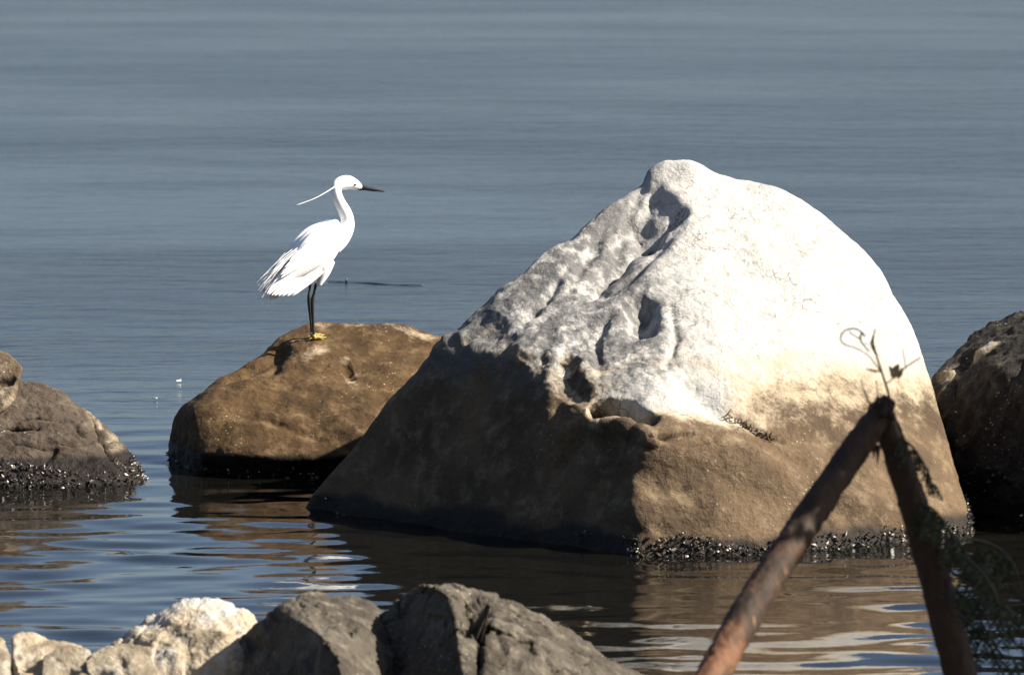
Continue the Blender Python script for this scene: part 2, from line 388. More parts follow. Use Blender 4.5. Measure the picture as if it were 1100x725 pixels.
class Rock:
    def __init__(s, pts, level=7, p=26, chips=0, cut=(.01, .03), seed=1):
        U, s.F = ico(level)
        c, n, d, ext = hull_planes(pts)
        if chips:                        # random flats knocked off the corners
            rc = np.random.default_rng(seed); cn = rc.normal(size=(chips, 3)); cn /= np.linalg.norm(cn, axis=1)[:, None]
            sup = ((np.array(pts) - c) @ cn.T).max(0) - rc.uniform(*cut, size=chips) * rc.uniform(.3, 1.6, size=chips)
            n = np.concatenate([n, cn]); d = np.concatenate([d, sup])
        D = U * np.maximum(ext, 0.5 * ext.max())
        q = np.maximum(D @ n.T, 0) / d
        g = (q ** p).sum(1) ** (1.0 / p)
        s.V = c + D / g[:, None]
        s.upd()
    def upd(s): s.N = vnormals(s.V, s.F)
    def disp(s, h): s.V = s.V + s.N * np.asarray(h)[:, None]; s.upd(); return s
    def rough(s, amp, sc, octv=4, gain=0.5, off=0.0, ridge=False): return s.disp(amp * fbm(s.V, sc, octv, gain, off, ridge))
    def pick(s, px, py):
        u, v = proj(s.V); d = np.hypot(u - px, v - py)
        m = (d < 14) & ((s.N * (CAMP - s.V)).sum(1) > 0)
        if not m.any(): m = d < d.min() + 6
        idx = np.where(m)[0]
        k = idx[np.argsort(s.V[idx, 1] * 2.0 + d[idx] * 0.02)[0]]
        return s.V[k]
    def dist(s, pix, scale=None):
        """distance of every vertex to a line over the surface given by pixels, and the place along it"""
        P = [s.pick(*p) for p in pix]
        best = np.full(len(s.V), 1e9); tt = np.zeros(len(s.V))
        if len(P) == 1: return np.linalg.norm(s.V - P[0], axis=1), tt
        for i in range(len(P) - 1):
            a, b = P[i], P[i + 1]; ab = b - a
            t = np.clip(((s.V - a) @ ab) / (ab @ ab + 1e-12), 0, 1)
            d = np.linalg.norm(s.V - a - t[:, None] * ab, axis=1)
            m = d < best; best[m] = d[m]; tt[m] = (i + t[m]) / (len(P) - 1)
        return best, tt
    def groove(s, pix, wid, depth, wob=0.25, taper=True, sharp=2.0, vec=None):
        d, t = s.dist(pix)
        d = d * (1 + wob * fbm(s.V, 9, 3)) + wob * 0.3 * wid * fbm(s.V, 25, 2)
        k = np.exp(-(np.abs(d) / wid) ** sharp)
        if taper and len(pix) > 1: k = k * (0.35 + 0.65 * np.sin(np.pi * np.clip(t, 0.04, 0.96)))
        if vec is None: s.disp(-depth * k)
        else: s.V = s.V + np.array(vec)[None, :] * (depth * k)[:, None]; s.upd()
        return s
    def make(s, name, mat, guano=0.0, wet=None, streak_shade=0.0):
        o = new_mesh(name, s.V, s.F, mat)
        n = len(s.V)
        fattr(o, 'guano', np.broadcast_to(guano, n)); fattr(o, 'streak_shade', np.broadcast_to(streak_shade, n))
        fattr(o, 'wet', np.broadcast_to(1 - sstep(0.02, 0.10, s.V[:, 2]) if wet is None else wet, n))
        s.o = o
        return o
    def crust(s, n, zlo, zhi, size=0.011, ymax=None, seed=1, extra=None, xmin=None):
        """mussels and barnacles packed along the water line"""
        r = np.random.default_rng(seed)
        z = s.V[:, 2]; lim = zhi * (0.65 + 0.9 * fbm(s.V, 3.0, 3, off=3.0))
        m = (z > zlo) & (z < lim)
        if ymax is not None: m &= s.V[:, 1] < ymax
        if xmin is not None: m &= (s.V[:, 0] > xmin) | (fbm(s.V, 5.0, 2, off=9.0) > 0.28)
        if extra is not None: m |= extra
        idx = np.where(m)[0]
        if not len(idx): return None
        idx = r.choice(idx, n)
        base = np.array([(0, 0, 1), (1, 0, .1), (.3, .8, .15), (-.8, .5, .1), (-.7, -.6, .15), (.35, -.85, .1), (0, 0, -.6)], float)
        fc = [(0, i, i % 5 + 1) for i in range(1, 6)] + [(6, i % 5 + 1, i) for i in range(1, 6)]
        fc = np.array(fc); V = []; Fc = []; sh = []
        for k, i in enumerate(idx):
            nrm = s.N[i]; a = r.normal(size=3); a -= nrm * (a @ nrm); a /= np.linalg.norm(a); b = np.cross(nrm, a)
            sz = size * r.uniform(.4, 1.3) * (1.0 + 0.7 * (r.random() > .9))
            el = r.uniform(.6, 1.9)
            q = base * (sz * r.uniform(.45, .8), sz * .55, sz * el) * r.uniform(.85, 1.15, size=(7, 1))
            tl = nrm + 0.5 * r.normal(size=3); tl /= np.linalg.norm(tl)
            V.append(s.V[i] + q[:, :1] * a + q[:, 1:2] * b + q[:, 2:] * tl + r.normal(size=3) * 0.004); Fc.append(fc + 7 * k); sh.append(np.full(7, r.random()))
        o = new_mesh('mussel_crust', np.concatenate(V), np.concatenate(Fc), M['shell'], s.o, smooth=False)
        fattr(o, 'shade', np.concatenate(sh)); o['kind'] = 'stuff'
        return o

# --- the great white-capped boulder
pts = [pb(318, 545, 545), pb(688, 600, 599), pb(790, 598, 597), pb(900, 592, 591), pb(1048, 577, 574),
       pb(474, 364, 552), pb(570, 372, 564), pb(642, 452, 578), pb(692, 476, 591),
       pb(716, 176, 530), pb(744, 172, 530), pb(680, 190, 532), pb(638, 226, 539), pb(548, 298, 548),
       pb(790, 188, 531), pb(848, 201, 532), pb(874, 214, 534), pb(920, 250, 538), pb(943, 276, 540), pb(970, 340, 546), pb(995, 380, 550), pb(1018, 460, 558), pb(1042, 550, 570),
       pb(760, 300, 552), pb(900, 330, 552), pb(720, 385, 569), pb(800, 470, 584), pb(950, 500, 577), pb(870, 440, 574), pb(800, 540, 592), pb(1000, 545, 575),
       bz(330, 545, -.5), bz(690, 598, -.5), bz(900, 595, -.5), bz(1060, 577, -.5),
       bz(480, 515, -.5), bz(1040, 495, -.5), bz(720, 480, -.5), bz(720, 495, .7), bz(900, 500, .6), bz(560, 508, .3)]
R = Rock(pts, 8, 90, 70, (.006, .02), 4)
R.rough(0.022, 1.6, 3)
R.rough(0.010, 5.5, 4, 0.5, 4.0)
d_r = R.dist([(690, 596), (694, 540), (692, 478), (640, 452), (570, 374), (480, 366)])[0]
R.disp(np.exp(-(d_r / 0.16) ** 2) * (0.05 * fbm(R.V, 4.2, 3, 0.5, 31.0) + 0.012 * fbm(R.V, 14, 3, 0.5, 5.0)))
# lower front bulge under the slanting seam
R.groove([(700, 470), (790, 478), (880, 515), (985, 560)], 0.10, -0.035, 0.2, False)
R.groove([(745, 420), (800, 462), (870, 500), (960, 530)], 0.045, 0.022, 0.2, False)
R.groove([(714, 182), (736, 178)], 0.055, -0.028, 0.4, False)
R.groove([(775, 190), (800, 196)], 0.05, 0.02, 0.3, False)
# gully from the summit: the left shoulder steps down behind a scarp
def scarp(R, line, depth, edge, fade):
    P = np.array([R.pick(*q) for q in line]); u, v = proj(R.V)
    L = np.array(line, float); best = np.full(len(u), 1e9); sg = np.zeros(len(u)); tt = np.zeros(len(u))
    for i in range(len(L) - 1):
        a, b = L[i], L[i + 1]; ab = b - a
        t = np.clip(((u - a[0]) * ab[0] + (v - a[1]) * ab[1]) / (ab @ ab), 0, 1)
        dx, dy = u - a[0] - t * ab[0], v - a[1] - t * ab[1]; d = np.hypot(dx, dy)
        m = d < best; best[m] = d[m]; sg[m] = (ab[0] * dy - ab[1] * dx)[m]; tt[m] = (i + t[m]) / (len(L) - 1)
    q = best * np.sign(sg) + 5 * fbm(R.V, 11, 3)
    front = sstep(0.45, 0.25, R.V[:, 1] - P[:, 1].max())
    k = sstep(0, edge, q) * np.exp(-np.maximum(q, 0) / fade) * front * np.sin(np.pi * np.clip(tt, 0.001, 0.999)) ** 1.3 * sstep(0.0, 0.12, tt) * sstep(1.0, 0.86, tt)
    R.disp(-depth * k)
R.groove([(728, 240), (702, 266), (676, 294), (640, 326)], 0.03, 0.035, 0.25)
scarp(R, [(750, 224), (738, 238), (715, 258), (688, 288), (655, 316), (618, 338)], 0.135, 12, 48)
R.groove([(684, 248), (700, 262)], 0.035, 0.045, 0.3, False)
# hollows under the gully
R.groove([(692, 330), (690, 352)], 0.042, 0.06, 0.3, False)
R.groove([(646, 440), (668, 436), (694, 450)], 0.036, 0.15, 0.3, False, 4.0)
R.groove([(640, 462), (668, 458), (700, 470)], 0.03, -0.03, 0.2, False)
R.groove([(700, 468), (722, 468), (744, 463)], 0.010, 0.035, 0.3)
R.groove([(606, 388), (610, 408), (622, 422)], 0.036, 0.032, 0.5, False)
for g in ([(690, 205), (672, 240), (664, 280)], [(708, 195), (700, 220), (690, 245)], [(650, 240), (630, 280), (612, 310)], [(610, 290), (585, 325), (560, 350)], [(655, 335), (640, 365), (645, 400)], [(720, 330), (728, 360), (715, 395)]):
    R.groove(g, 0.014, 0.016, 0.6)
R.groove([(620, 470), (600, 500)], 0.03, 0.03, 0.4, False)
R.groove([(790, 448), (815, 462), (838, 472)], 0.016, 0.03, 0.3)
R.groove([(875, 528), (905, 545)], 0.03, 0.012, 0.5, False)
R.groove([(985, 530), (1000, 548)], 0.03, 0.025, 0.4, False)
# crusty grey shoulder and finer relief
u, v = proj(R.V)
sh_l = sstep(760, 640, u - (v - 250) * 0.25) * sstep(470, 380, v)
R.disp((0.011 * fbm(R.V * np.array((1.0, 1.0, 0.6)), 7, 4, 0.5, 7.0) + 0.005 * fbm(R.V, 20, 3, 0.55)) * (0.15 + 1.0 * sh_l))
R.disp(0.0022 * fbm(R.V, 40, 3, 0.6, 2.0))
z = R.V[:, 2]
xw = R.V[:, 0]
lo = 0.56 + 0.10 * fbm(R.V, 1.7, 3, off=8.0) - 0.06 * sstep(0.5, 1.2, xw)
gu = sstep(lo - 0.30, lo + 0.22, z) * 1.15
gu = np.maximum(gu, sstep(0.30, 0.02, R.dist([(690, 410), (750, 430)])[0] * (1 + 0.5 * fbm(R.V, 6, 3))) * 0.95)
gu = gu * (1 - 0.75 * sstep(-0.05, 0.12, -R.N[:, 0] * 0.75 - R.N[:, 1] * 0.35 - R.N[:, 2] * 0.75 + 0.12) * sstep(0.72, 0.5, z) * sstep(0.42, 0.25, xw))
strk_shade = np.clip(sh_l * 1.0 * sstep(0.35, 0.55, z), 0, .9)  # grey streaks doubling as painted half-shade on the left shoulder
o = R.make('boulder', M['big'], gu, 1 - sstep(0.0, 0.11, z + 0.06 * fbm(R.V, 4, 4)), strk_shade)
tag(o, 'huge boulder capped white with bird droppings, brown below, standing in the water', 'boulder')
R.crust(4600, -0.02, 0.085, 0.0065, ymax=26.5, seed=3, xmin=0.36)

BIG = R

# --- the egret's rock
pts = [pb(180, 470, 494), pb(184, 495, 495), pb(190, 440, 493), pb(208, 442, 506), pb(212, 489, 512), pb(228, 409, 492), pb(290, 380, 488), pb(313, 351, 484), pb(345, 344, 482), pb(430, 344, 480), pb(468, 357, 478), pb(560, 380, 480),
       pb(240, 430, 505), pb(262, 490, 514), pb(330, 495, 514), pb(460, 480, 512), pb(330, 412, 497), pb(430, 400, 495), pb(560, 470, 500),
       bz(205, 498, -.4), bz(300, 502, -.4), bz(480, 500, -.4), bz(200, 468, -.4), bz(480, 462, -.4), bz(330, 466, .25)]
R = Rock(pts, 7, 60, 40, (.005, .02), 5)
R.rough(0.03, 2.2, 3, off=2.0)
R.groove([(255, 385), (275, 385), (288, 375)], 0.07, 0.045, 0.2, False)
R.groove([(300, 375), (290, 395)], 0.03, 0.02, 0.2, False)
R.groove([(372, 390), (376, 405)], 0.012, 0.02, 0.3, False)
R.groove([(255, 445), (290, 452), (340, 470)], 0.02, 0.012, 0.4)
R.groove([(385, 395), (420, 370)], 0.06, 0.02, 0.3, False)
R.rough(0.010, 9, 4, 0.55, 5.0).rough(0.003, 38, 3, 0.6, 1.0)
z = R.V[:, 2]
gu = 0.26 * np.exp(-(R.dist([(318, 384), (345, 376)])[0] / 0.04) ** 2) + 0.3 * np.exp(-(R.dist([(370, 385), (376, 405)])[0] / 0.025) ** 2)
gu += 0.3 * np.exp(-(R.dist([(430, 352), (455, 358)])[0] / 0.04) ** 2) + 0.22 * np.exp(-(R.dist([(340, 348), (420, 347)])[0] / 0.03) ** 2)
o = R.make('boulder', M['brown'], gu, 1 - sstep(0.05, 0.10, z))
tag(o, 'low brown boulder the white egret stands on, beside the big white-capped one', 'boulder')
R.crust(700, -0.02, 0.06, 0.007, ymax=26.5, seed=5)
PERCH = R

# --- rock at the left edge
pts = [pb(-150, 425, 500), pb(-40, 405, 500), pb(20, 405, 502), pb(60, 414, 504), pb(96, 440, 506), pb(129, 464, 508), pb(150, 495, 511), pb(160, 522, 516),
       pb(0, 470, 516), pb(60, 490, 520), pb(130, 512, 521), pb(-90, 470, 518), pb(60, 440, 508), pb(-90, 515, 524), pb(60, 522, 524),
       bz(-170, 524, -.4), bz(150, 521, -.4), bz(-170, 480, -.4), bz(140, 490, -.4)]
R = Rock(pts, 7, 90, 60, (.004, .016), 6)
R.rough(0.022, 2.6, 3, off=11.0)
for g in ([(5, 452), (40, 450), (75, 452)], [(8, 461), (24, 461), (40, 462)], [(40, 475), (85, 478), (130, 470)], [(15, 478), (60, 482)], [(100, 450), (112, 475), (118, 492)], [(80, 455), (88, 470)], [(60, 478), (50, 495)]):
    R.groove(g, 0.012, 0.022, 0.35)
R.groove([(8, 460), (40, 462)], 0.012, 0.03, 0.2)
R.rough(0.012, 8, 4, 0.6, 6.0, True).rough(0.004, 34, 3, 0.6)
z = R.V[:, 2]
gu = 0.22 * np.exp(-(R.dist([(120, 465), (132, 490)])[0] / 0.05) ** 2) + 0.3 * np.exp(-(R.dist([(95, 440), (110, 452)])[0] / 0.03) ** 2)
o = R.make('boulder', M['layered'], gu, 1 - sstep(0.06, 0.12, z))
tag(o, 'grey-brown cracked boulder with a dark mussel-crusted foot and a tan rock on top', 'boulder')
R.crust(2800, -0.02, 0.10, 0.0066, ymax=26.5, seed=8)
LEFT = R

pts = [pb(-90, 380, 506), pb(-8, 372, 506), pb(8, 376, 507), pb(18, 384, 508), pb(25, 393, 509), pb(19, 406, 511), pb(16, 430, 512), pb(4, 440, 514), pb(-20, 462, 514), pb(-90, 470, 514), pb(-90, 440, 496), pb(0, 400, 500), pb(-10, 440, 500)]
R = Rock(pts, 6, 90, 40, (.004, .015), 7)
R.rough(0.012, 6, 4, 0.55, 3.0).groove([(0, 412), (14, 408)], 0.015, 0.02, 0.3, False).rough(0.004, 30, 3, 0.6)
R.V[:, 1] -= 0.02
gu = 0.3 * np.exp(-(R.dist([(4, 420), (8, 430)])[0] / 0.04) ** 2)
o = R.make('rock', M['tan'], gu, 0.0)
tag(o, 'small tan rock with white flecks perched on the grey-brown cracked boulder', 'rock')

# --- dark boulder at the right edge
pts = [pb(1002, 408, 524), pb(1012, 388, 519), pb(1030, 369, 514), pb(1056, 351, 510), pb(1100, 336, 505), pb(1200, 308, 500), pb(1330, 330, 500),
       pb(1062, 398, 532), pb(1040, 432, 542), pb(1130, 378, 545), pb(1230, 380, 570), pb(1340, 400, 570),
       pb(1012, 470, 540), pb(1016, 540, 543), pb(1100, 560, 561), pb(1250, 580, 582),
       bz(1012, 543, -.5), bz(1100, 560, -.5), bz(1260, 583, -.5), bz(1400, 570, -.5), bz(1010, 495, -.5), bz(1390, 470, -.5), bz(1300, 480, .6)]
R = Rock(pts, 7, 90, 60, (.01, .035), 6)
R.rough(0.028, 2.4, 3, off=21.0)
R.groove([(1035, 372), (1018, 400), (1022, 425)], 0.03, 0.03, 0.3, False)
R.groove([(1060, 395), (1085, 405)], 0.045, -0.03, 0.3, False)
R.rough(0.018, 7, 5, 0.6, 9.0, True).rough(0.006, 28, 3, 0.6)
z = R.V[:, 2]
gu = 0.4 * np.exp(-(R.dist([(1020, 390), (1045, 368)])[0] / 0.07) ** 2) + 0.5 * np.exp(-(R.dist([(1052, 358), (1058, 362)])[0] / 0.03) ** 2)
o = R.make('boulder', M['black'], gu, 1 - sstep(0.08, 0.2, z))
tag(o, 'dark shaded boulder behind the right flank of the white-capped boulder', 'boulder')
R.crust(1100, -0.02, 0.42, 0.007, ymax=26.5, seed=9)

# --- shore stones in front
def onp(px, py, p0, n):                 # where a pixel's ray meets the plane through p0
    d = ray(px, py); n = np.array(n); return CAMP + d * (((np.array(p0) - CAMP) @ n) / (d @ n))
def shore(name, pts, mat, label, guano=0.0, level=7, p=130, grooves=(), seed=0.0, rough=1.0, cat='rock', group=None, ridge=0.005):
    R = Rock(pts, level, p, 70, (.003 * rough, .014 * rough ** 2), int(seed * 3))
    R.rough(0.012 * rough, 5.0, 4, 0.5, seed)
    R.disp(-0.016 * rough * np.abs(fbm(R.V, 7.0, 3, 0.5, seed + 9)))
    R.disp(-0.014 * rough * np.abs(fbm(R.V, 5.0, 2, 0.5, seed + 19)))
    rs_ = np.random.default_rng(int(seed) + 40)
    for k in range(2):                   # broken ledges along two cleavage directions
        dr = rs_.normal(size=3); dr /= np.linalg.norm(dr)
        q = R.V @ dr * rs_.uniform(9, 14) + 1.1 * fbm(R.V, 4.5, 3, 0.5, seed + k); t_ = q - np.floor(q)
        R.disp(-0.009 * rough * (sstep(0.55, 0.95, t_) - sstep(0.95, 1.0, t_)) * sstep(-.1, .3, fbm(R.V, 3.0, 2, 0.5, seed + 6 + k) + .1))
    for g in grooves: R.groove(*g)
    R.rough(ridge * rough, 14, 4, 0.6, seed + 4, True).rough(0.0035, 42, 3, 0.6, seed)
    gv = guano(R) if callable(guano) else guano
    o = R.make(name, mat, gv, 0.0)
    tag(o, label, cat, group)
    return R
shore('rock', [pb(112, 692, 772), pb(160, 659, 770), pb(195, 641, 769), pb(221, 637, 769), pb(256, 649, 770), pb(278, 661, 771), pb(300, 700, 776),
               pb(150, 700, 784), pb(210, 690, 786), pb(260, 700, 788), pb(205, 652, 776), bz(100, 792, -.05), bz(300, 796, -.05), bz(120, 762, -.1), bz(290, 760, -.1), pb(110, 740, 790)],
      M['pale'], 'pale sunlit shore rock beside the dark-faced ridge rocks', 
      lambda R: 0.42 + 0.9 * fbm(R.V, 5, 3, off=1.0) + 0.25 * sstep(0.2, 0.36, R.V[:, 2]),
      grooves=[([(165, 668), (200, 690), (205, 722)], 0.02, 0.012), ([(230, 655), (262, 690)], 0.02, 0.010), ([(130, 700), (160, 690)], 0.015, 0.015)], seed=3.0)
nD = (-.86, -.34, .36); pD = pb(320, 667, 804)
shore('rock', [onp(x, y, pD, nD) for x, y in ((212, 726), (256, 683), (292, 650), (320, 667), (347, 684), (361, 703), (374, 745), (230, 760))] +
              [pb(314, 633, 786), pb(338, 628, 780), pb(378, 640, 778), pb(412, 648, 778), pb(440, 690, 784), pb(400, 690, 800), bz(385, 826, -.05), bz(450, 800, -.05), bz(250, 768, -.1), bz(430, 764, -.1)],
      M['grey'], 'brown-grey shore rock, left face in deep shade, between the pale rock and the cleft rock',
      lambda R: 0.12 * sstep(0.3, 0.42, R.V[:, 2]), grooves=[([(325, 640), (345, 652), (350, 668)], 0.012, 0.010), ([(318, 636), (328, 640)], 0.008, 0.010), ([(372, 650), (380, 690)], 0.014, 0.010)], seed=7.0)
nE = (-.84, -.36, .40); pE = pb(486, 668, 812)
shore('rock', [onp(x, y, pE, nE) for x, y in ((344, 726), (372, 691), (404, 657), (438, 626), (462, 626), (484, 640), (486, 668), (494, 710), (502, 770), (350, 770))] +
              [pb(502, 635, 792), pb(532, 634, 786), pb(548, 641, 785), pb(584, 660, 786), pb(604, 678, 788), pb(642, 700, 791), pb(700, 730, 795),
               pb(545, 660, 800), pb(600, 705, 812), pb(560, 720, 820), pb(640, 740, 812),
               bz(505, 834, -.05), bz(640, 818, -.05), bz(730, 800, -.05), bz(400, 768, -.1), bz(690, 768, -.1)],
      M['grey'], 'grey shore rock split by a dark cleft, sunlit on its right face',
      0.0, level=8,
      grooves=[([(519, 632), (513, 655), (508, 675)], 0.026, 0.085, 0.2, False), ([(514, 680), (516, 700), (513, 730)], 0.008, 0.04, 0.2, False),
               ([(545, 650), (535, 680), (540, 700)], 0.014, 0.012), ([(575, 665), (590, 690), (585, 715)], 0.014, 0.012), ([(610, 690), (640, 712)], 0.012, 0.012)], seed=12.0)
stones = [([pb(-60, 676, 790), pb(0, 679, 789), pb(10, 690, 791), pb(12, 715, 797), pb(0, 735, 803), pb(-60, 730, 805), bz(-60, 806, -.02), bz(10, 802, -.02), bz(10, 780, -.05), bz(-60, 778, -.05)], 'pale', 'rounded tan stone next to the bright white pitted stone', 0.1),
          ([pb(12, 680, 786), pb(30, 676, 785), pb(52, 682, 785), pb(76, 691, 785), pb(100, 697, 787), pb(12, 700, 792), pb(20, 728, 800), pb(60, 730, 800), bz(10, 800, -.02), bz(90, 798, -.02), bz(90, 775, -.05), bz(16, 772, -.05)], 'pale', 'bright white pitted stone at the water edge', 0.42),
          ([pb(46, 701, 795), pb(66, 693, 793), pb(92, 693, 792), pb(106, 700, 793), pb(92, 730, 802), pb(44, 730, 803), bz(42, 806, -.02), bz(104, 804, -.02), bz(100, 782, -.05), bz(45, 782, -.05)], 'pale', 'small tan stone in front of the bright white pitted stone', -0.15),
          ([pb(90, 706, 797), pb(102, 695, 794), pb(124, 687, 792), pb(160, 692, 792), pb(172, 715, 798), pb(160, 735, 805), pb(98, 735, 805), bz(92, 808, -.02), bz(176, 806, -.02), bz(170, 780, -.05), bz(98, 780, -.05)], 'pale', 'small buff stone leaning against the pale sunlit shore rock', 0.15)]
pits = [[([(10, 690), (16, 696)], 0.015, 0.02, 0.2, False)],
        [([(28, 716), (38, 714)], 0.022, 0.04, 0.2, False, 3.0), ([(60, 695), (70, 705)], 0.01, 0.01)],
        [([(72, 722), (78, 720)], 0.02, 0.035, 0.2, False, 3.0)],
        [([(103, 722), (112, 722)], 0.02, 0.035, 0.2, False, 3.0), ([(125, 700), (135, 720)], 0.012, 0.01)]]
for i, (p_, m_, lb, gu) in enumerate(stones):
    shore('stone', p_, M[m_], lb, (lambda R, gu=gu: gu + 0.5 * fbm(R.V, 8, 3)), level=6, grooves=pits[i], seed=20.0 + i, rough=0.6, cat='stone')

# ------------------------------------------------------------------ the egret
bv = BVHTree.FromPolygons([Vector(v) for v in PERCH.V], [tuple(f) for f in PERCH.F.tolist()])
d0 = Vector(ray(336, 364)).normalized()
hit = bv.ray_cast(Vector(CAMP), d0)[0]
FX, FY = 336.0, 364.0
S = F / (hit - Vector(CAMP)).length
TH = math.radians(24)                    # the bird is turned a little away, flank to the sun
CT, ST = math.cos(TH), math.sin(TH)
def e(px, py, y=0.0):
    x = (px - FX) / S / CT; y = y / S
    return np.array((x * CT - y * ST, x * ST + y * CT, (FY - py) / S))
egret = empty('egret', hit)
tag(egret, 'slender white egret with black bill and head plumes standing on the low brown boulder', 'bird')
mb = MB()
def etube(rows, n=18, m=None):
    """rows of (px, py, y, r_in_plane, r_across) in photo pixels"""
    rs = resample(rows, m or (len(rows) * 5))
    mb.add(*tube([e(r[0], r[1], r[2]) for r in rs], [(max(r[3], .3) / S, max(r[4], .3) / S) for r in rs], n))
etube([(389, 203.2, 0, 1.6, 1.5), (386, 202, 0, 3.6, 3.2), (381, 199.6, 0, 5.8, 4.8), (374, 197.2, 0, 7.6, 5.8), (367, 197.6, 0, 7.4, 5.8), (362, 200.5, 0, 6.2, 5.4), (360.8, 205.5, 0, 6.0, 5.4), (362.3, 212, 0, 5.9, 5.4), (365.8, 220, 0, 6.2, 5.5),
       (370, 228, 0, 6.9, 6.0), (372.8, 237, 0, 7.3, 6.2), (371, 246, 0, 9.5, 8), (364, 254, 0, 13, 11), (355, 262, 0, 14, 13)], 20, 70)
etube([(368, 246, 0, 5, 6), (362, 249.5, 0, 12, 10), (353.5, 254.5, 0, 17.5, 14), (344, 263.5, 0, 21, 16.5), (334, 273.5, 0, 21, 17), (323, 284.5, 0, 17.5, 14.5), (312, 295, 0, 12.5, 10.5), (301, 305.5, 0, 8, 7.5), (292, 313, 0, 4.5, 5.5), (287, 317.5, 0, 1.5, 4)], 22, 60)
for (yy, dx) in ((-8, 0), (8, -5)):
    etube([(349 + dx, 279, yy * .8, 9, 7.5), (345.5 + dx, 291, yy, 6.6, 5.8), (342 + dx, 300, yy, 4.2, 3.6), (340 + dx, 306, yy, 2.0, 2.0)], 14)
legs = [[(337.6, 303, -6), (335.6, 314, -5), (334.2, 323.5, -4), (335.0, 345, -3.5), (335.9, 362.5, -3.5)], [(336.0, 299, 6), (334.8, 312, 5), (333.6, 322, 4), (335.4, 345, 4), (337.0, 361, 4)]]
toes = []
for L in legs:
    rr = [1.8, 1.6, 2.2, 1.55, 1.8]
    etube([(p[0], p[1], p[2], r, r) for p, r in zip(L, rr)], 10)
bodyo = mb.build('body', M['feather'])
rm = bodyo.modifiers.new('remesh', 'REMESH'); rm.mode = 'VOXEL'; rm.voxel_size = 0.0026; rm.use_smooth_shade = True
sm = bodyo.modifiers.new('smooth', 'SMOOTH'); sm.factor = 0.5; sm.iterations = 3
dg = bpy.context.evaluated_depsgraph_get()
me = bpy.data.meshes.new_from_object(bodyo.evaluated_get(dg)); old = bodyo.data
bodyo.modifiers.clear(); bodyo.data = me; bpy.data.meshes.remove(old); me.name = 'body'
me.materials.clear(); me.materials.append(M['feather']); me.materials.append(M['leg'])
for p in me.polygons:
    p.use_smooth = True
    q = p.center; py = FY - q.z * S; px = FX + (q.x * CT + q.y * ST) * CT * S
    p.material_index = 1 if (py > 303.5 and px < 341.3 and px > 326) and (py > 306 or px < 337.5) else 0
bodyo.parent = egret
# feet: three toes forward, one back, laid on the stone
for L in legs:
    ft = MB(); x0, y0 = L[-1][0], L[-1][2]
    for ang, ln in ((-26, 10), (0, 13), (24, 10), (172, 6)):
        pts_ = []
        for k in range(6):
            f = k / 5
            dx = math.cos(math.radians(ang)) * ln * f; dy = math.sin(math.radians(ang)) * ln * f
            lp = e(x0 + dx, FY, y0 + dy)
            wp = Vector(lp) + egret.location
            h = bv.ray_cast(wp + Vector((0, 0, .06)), Vector((0, 0, -1)), 0.2)[0]
            zz = (h.z - egret.location.z) if h else 0.0
            pts_.append((lp[0], lp[1], zz + 0.005 + (0.004 if k in (2, 3) else 0) + (0.004 if k == 0 else 0)))
        ft.add(*tube(pts_, [1.5 / S, 1.2 / S, 1.3 / S, 1.1 / S, .9 / S, .4 / S], 8))
    a = Vector(e(*L[-1][:2], L[-1][2])); h = bv.ray_cast(a + egret.location + Vector((0, 0, .06)), Vector((0, 0, -1)), .3)[0]
    zz = (h.z - egret.location.z) if h else 0.0
    ft.add(*tube([(a.x, a.y, max(a.z, zz) + 0.012), (a.x + .001, a.y, zz + 0.003)], [2.2 / S, 2.3 / S], 8))
    ft.build('foot', M['foot'], egret)
# bill
bk = MB()
bk.add(*tube([e(385.5, 202, 0), e(392, 203.6, 0), e(402, 206, 0), e(412.5, 208.6, 0)], [(2.6 / S, 2.3 / S), (2.3 / S, 2.0 / S), (1.8 / S, 1.6 / S), (.5 / S, .5 / S)], 10))
beak = bk.build('bill', M['beak'], egret)
bk = MB(); bk.add(*tube([e(385.5, 204.6, 0), e(392, 205.2, 0), e(400, 206.9, 0), e(407, 208.0, 0)], [(1.5 / S, 1.9 / S), (1.2 / S, 1.6 / S), (.9 / S, 1.1 / S), (.3 / S, .3 / S)], 10))
bk.build('lower_bill', M['beak'], beak)
for sy in (-1, 1):
    eb = MB(); c = e(379.6, 199.0, sy * 4.55)
    Vi, Fi = ico(3)
    eb.add(Vi * (1.45 / S) + c, Fi.tolist()); ey = eb.build('eye', M['eye'], egret)
    lb = MB(); lb.add(*tube([e(380.5, 199.8, sy * 4.0), e(384, 201.4, sy * 3.1), e(387, 202.6, sy * 2.2)], [(1.0 / S, .8 / S), (1.0 / S, .8 / S), (.7 / S, .7 / S)], 8)); lb.build('lore', M['lore'], egret)
# two long nape plumes
for k, pl in enumerate([[(364, 197.5, -3), (357, 201.5, -4), (349, 206.3, -4), (336, 212.8, -4), (316, 219.3, -4)], [(364, 199.5, -1), (357, 203, -1), (349, 207.6, 0), (337, 214, 2), (319, 220.4, 4)]]):
    cb = MB(); rs = resample(pl, 14)
    cb.add(*tube([e(*r) for r in rs], [(max(.25, 1.0 * (1 - i / 15)) / S, max(.22, .7 * (1 - i / 15)) / S) for i in range(14)], 6)); cb.build('head_plume', M['plume'], egret)
